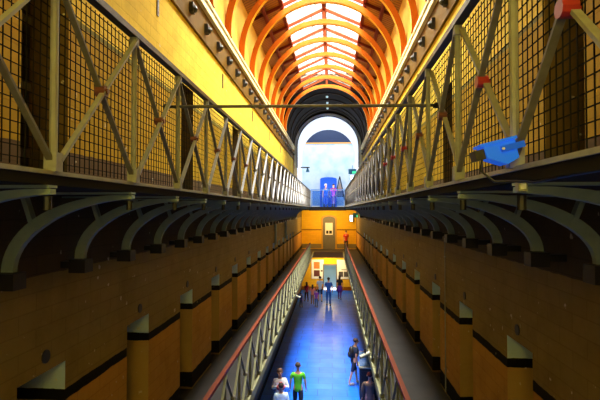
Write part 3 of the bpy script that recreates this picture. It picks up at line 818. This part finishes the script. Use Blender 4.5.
    if skirt:
        mb = MB(); mb.tube([S((0,0,1.02)), S((0,0,.8)), S((0,0,.6))], [.15*k, .19*k, .24*k], 12); mb.build('skirt', cloth(skirt), body, True)
    return body

GX = lambda px, Y: (px - 332) / 470 * Y
A = PI   # facing away from the camera
p_green = person('man in a bright green T-shirt and black trousers seen from behind', (GX(298,15.6), 15.6, 0), A, 1.76, (0.10,0.50,0.015), (0.012,0.012,0.02), (0.05,0.03,0.02), wide=1.08)
p_white = person('man in a white shirt facing the camera beside the green-shirted man', (GX(280,15.0), 15.0, 0), 0.25, 1.74, (0.8,0.78,0.8), (0.03,0.03,0.05), (0.20,0.10,0.06), sleeves='long',
       armL=((0.25,-0.05,1.16), (0.14,-0.22,1.26)), armR=((-0.25,-0.05,1.16), (-0.10,-0.26,1.30)))
p_pale = person('dark-haired person in a pale blue top in front of the white-shirted man', (GX(281,14.0), 14.0, 0), A + 0.3, 1.66, (0.60,0.72,0.76), (0.04,0.04,0.07), (0.03,0.012,0.010), long_hair=False, sleeves='long')
p_pack = person('person with a black backpack and bare calves leaning by the display cabinet', (GX(353,18.6), 18.6, 0), PI/2 + 0.35, 1.76, (0.02,0.03,0.06), (0.015,0.025,0.07), (0.06,0.03,0.02), shorts=True, stride=0.2, lean=0.14, shoe=(0.4,0.36,0.34),
       armL=((0.21,-0.14,1.18), (0.2,-0.40,1.16)))
p_brown = person('red-haired person in a brown jacket in front of the display cabinet', (GX(369,15.0), 15.0, 0), A - 0.2, 1.70, (0.13,0.085,0.07), (0.03,0.025,0.03), (0.13,0.012,0.010), sleeves='long', wide=1.12)
fg = 'visitors gathered by the far doorway'
person('man in a pale blue shirt and navy shorts in the far group', (GX(320,35), 35, 0), A + 0.2, 1.88, (0.50,0.62,0.85), (0.02,0.03,0.09), shorts=True, group=fg)
person('tall person dressed in blue in the middle of the far group', (GX(328.5,33.6), 33.6, 0), A, 2.0, (0.02,0.10,0.50), (0.015,0.09,0.45), group=fg)
person('person in a black top and purple skirt at the right of the far group', (GX(339.5,36), 36, 0), A - 0.2, 1.82, (0.015,0.015,0.03), (0.10,0.02,0.30), long_hair=True, group=fg, skirt=(0.11,0.02,0.35))
person('child in a salmon pink top in the far group', (GX(312.5,34), 34, 0), A, 1.42, (0.75,0.22,0.16), (0.25,0.12,0.10), group=fg, long_hair=True)
person('child in a crimson top at the left of the far group', (GX(306.5,35), 35, 0), A + 0.4, 1.45, (0.45,0.03,0.08), (0.05,0.03,0.04), group=fg, long_hair=True)
person('child in a purple top beside the pale blue shirted man', (GX(316.3,33), 33, 0), A, 1.25, (0.25,0.05,0.40), (0.05,0.12,0.35), group=fg)
person('small child in blue by the left wall of the far group', (GX(301,33), 33, 0), 0.6, 0.95, (0.03,0.08,0.35), (0.02,0.03,0.1), group=fg)
person('visitor in blue behind the glass barrier at the far end', (GX(325.8,35), 35, F2), 0.2, 1.75, (0.03,0.10,0.40), (0.03,0.05,0.2), hair=(0.7,0.7,0.75))
person('visitor in a magenta top behind the glass barrier at the far end', (GX(333.5,34), 34, F2), -0.2, 1.66, (0.45,0.03,0.38), (0.06,0.02,0.15), long_hair=True)
person('visitor in a red top on the lower landing beside the grey door', (GX(346,38.3), 38.3, F1), 0.1, 1.62, (0.55,0.03,0.02), (0.05,0.03,0.03))

bpy.context.view_layer.update()
dg = bpy.context.evaluated_depsgraph_get()
conv = [(o, bpy.data.meshes.new_from_object(o.evaluated_get(dg))) for o in pending]
for o, me in conv:
    o.modifiers.clear(); o.data = me
    me.polygons.foreach_set('use_smooth', [True] * len(me.polygons))
# faces and fingers are merged into the body mesh
for body, J, k, S, ly in extras:
    mb = MB(); hy = ly(1.64)
    for s in (-1, 1):
        mb.ball(S((s*.034, hy - .098, 1.652)), .013*k, 6, 1)
        mb.ball(S((s*.086, hy + .0, 1.635)), 1.0, 6, 0, (.014*k, .022*k, .034*k))
    mb.tube([S((0, hy - .092, 1.655)), S((0, hy - .118, 1.615)), S((0, hy - .095, 1.605))], [.010*k, .016*k, .008*k], 6)
    mb.box(-.025*k, .025*k, (hy - .102)*k, (hy - .08)*k, 1.568*k, 1.578*k, 1)
    for n, s in (('L', 1), ('R', -1)):
        e, w_, p = Vector(J['el'+n]), Vector(J['wr'+n]), Vector(J['pa'+n]); d = (p - w_).normalized()
        side = d.cross(Vector((s, 0, 0.2))).normalized(); curl = side.cross(d).normalized() * s
        for q, ln in enumerate((.068, .078, .072, .056)):
            b = p + side * (-.027 + .018 * q); m_ = b + d * ln * .55 + curl * .006; t_ = m_ + d * ln * .4 + curl * .025
            mb.tube([S(b - d * .03), S(m_), S(t_)], [.0095*k, .0085*k, .006*k], 6)
        b = w_ + d * .03 - side * .025
        mb.tube([S(b), S(b - side * .02 + d * .03 + curl*.01), S(b - side * .022 + d * .055 + curl * .02)], [.012*k, .010*k, .007*k], 6)
    bm = bmesh.new(); bm.from_mesh(body.data)
    vs = [bm.verts.new(v) for v in mb.v]
    for f, mi in zip(mb.f, mb.m):
        try:
            fc = bm.faces.new([vs[i] for i in f]); fc.material_index = mi; fc.smooth = True
        except ValueError: pass
    bmesh.ops.recalc_face_normals(bm, faces=bm.faces)
    bm.to_mesh(body.data); bm.free(); body.data.materials.append(M_eye)
# things people carry
t = thing('backpack', 'black backpack worn by the visitor at the display cabinet', 'backpack', p_pack.location, rz=p_pack.rotation_euler.z)
mb = MB(); mb.ball((0, 0.10, 1.24), 1.0, 12, 0, (.155, .10, .25)); mb.build('bag_body', M_black, t, True)
mb = MB(); mb.ball((0, 0.185, 1.16), 1.0, 10, 0, (.11, .05, .12)); mb.build('front_pocket', cloth((0.02,0.02,0.03)), t, True)
for s in (-1, 1):
    MB().tube([(s*.10, 0.02, 1.42), (s*.115, -0.13, 1.40), (s*.12, -0.185, 1.28), (s*.13, -0.11, 1.10), (s*.12, 0.06, 1.06)], 0.018, 6).build('shoulder_strap', M_black, t)
M_pink = mat('pink cloth', (0.7, 0.12, 0.15), 0.7)
t = thing('pink_bag', 'small pinkish bundle held at the chest of the white-shirted man', 'bag', (p_white.location.x + 0.06, 14.68, 1.20), rz=0.25)
MB().ball((0,0,0.08), 1.0, 12, 0, (.14,.09,.11)).build('bag_body', M_pink, t, True)
MB().tube([(-0.07,0,0.15),(-0.04,0,0.24),(0.04,0,0.24),(0.07,0,0.15)], 0.012, 6).build('bag_handle', M_pink, t)

# ------------------------------------------------------------------ display cabinet by the right-hand railing
M_cab = mat('black display cabinet', (0.015, 0.012, 0.014), 0.4); M_panelb = mat('blue display panel', (0.02, 0.10, 0.32), 0.4, noise=0.6, nscale=9, col2=(0.2, 0.35, 0.6))
t = thing('display_cabinet', 'black display cabinet topped by a blue information panel on the ground floor', 'cabinet', (1.32, 17.3, 0))
MB().box(-0.34, 0.36, -0.3, 0.3, 0.06, 1.15).build('cabinet_body', M_cab, t)
MB().box(-0.30, 0.32, -0.26, 0.26, 0.0, 0.06).build('plinth', M_black, t)
MB().box(-0.37, 0.39, -0.33, 0.33, 1.15, 1.19).build('cabinet_top', M_edge, t)
MB().prism([(-0.34, -0.22, 1.2), (-0.34, 0.16, 1.62), (-0.34, 0.20, 1.60), (-0.34, -0.16, 1.19)], (0,0,0), (0.70,0,0)).build('information_panel', M_panelb, t)
MB().box(-0.28, 0.3, -0.312, -0.3, 0.2, 1.05).build('cabinet_door', M_cab, t)

# ------------------------------------------------------------------ light
w = bpy.data.worlds.new('world'); sc.world = w; w.use_nodes = True
w.node_tree.nodes['Background'].inputs[0].default_value = (0.95, 0.98, 1.0, 1); w.node_tree.nodes['Background'].inputs[1].default_value = 2.6
def area(name, loc, rot, sx, sy, e, col):
    l = bpy.data.lights.new(name, 'AREA'); l.shape = 'RECTANGLE'; l.size = sx; l.size_y = sy; l.energy = e; l.color = col
    o = bpy.data.objects.new(name, l); C.objects.link(o); o.location = loc; o.rotation_euler = rot; return o
def point(name, loc, e, col, r=0.15):
    l = bpy.data.lights.new(name, 'POINT'); l.energy = e; l.color = col; l.shadow_soft_size = r
    o = bpy.data.objects.new(name, l); C.objects.link(o); o.location = loc; return o
area('sky_light', (XC, (8 + YV) / 2, 14.9), (0, 0, 0), 2.8, YV - 8, 6500, (1.0, 0.90, 0.68))
sk = area('sky_beam', (XC, 15.5, 14.7), (0, 0, 0), 2.6, 18, 1250, (0.92, 0.96, 1.0)); sk.data.spread = math.radians(60)
area('back_fill', (XC, YB + 0.1, 8.3), (PI/2, 0, PI), 3.6, 5.0, 620, (0.80, 0.92, 1.0))  # unseen fill light added behind the camera to brighten surfaces facing it
area('soffit_fill', (XC, 33.8, 7.25), (PI, 0, 0), 3.0, 2.6, 260, (0.80, 0.90, 1.0))  # light added out of sight on the landing to whiten the arch soffit
area('hall_skylight', (XC, 41.0, 16.3), (0, 0, 0), 6, 4, 820, (0.74, 0.88, 1.0))
point('landing_lamp', (XC, 37.2, 6.4), 330, (1.0, 0.66, 0.22))
point('ground_lamp', (XC, 38.4, 2.7), 260, (1.0, 0.72, 0.30))
point('passage_lamp', (XC, 40.8, 1.9), 5, (0.6, 0.85, 1.0))

cam = bpy.data.cameras.new('camera'); cam.lens = 36 * 470 / 600; cam.sensor_width = 36; cam.clip_start = 0.05; cam.clip_end = 200
co = bpy.data.objects.new('camera', cam); C.objects.link(co); co.location = (0, 0, EYE)
co.rotation_euler = (PI/2 + math.atan(10/470), 0, math.atan(32/470)); sc.camera = co
sc.view_settings.view_transform = 'Standard'; sc.view_settings.look = 'None'; sc.view_settings.exposure = 0.3
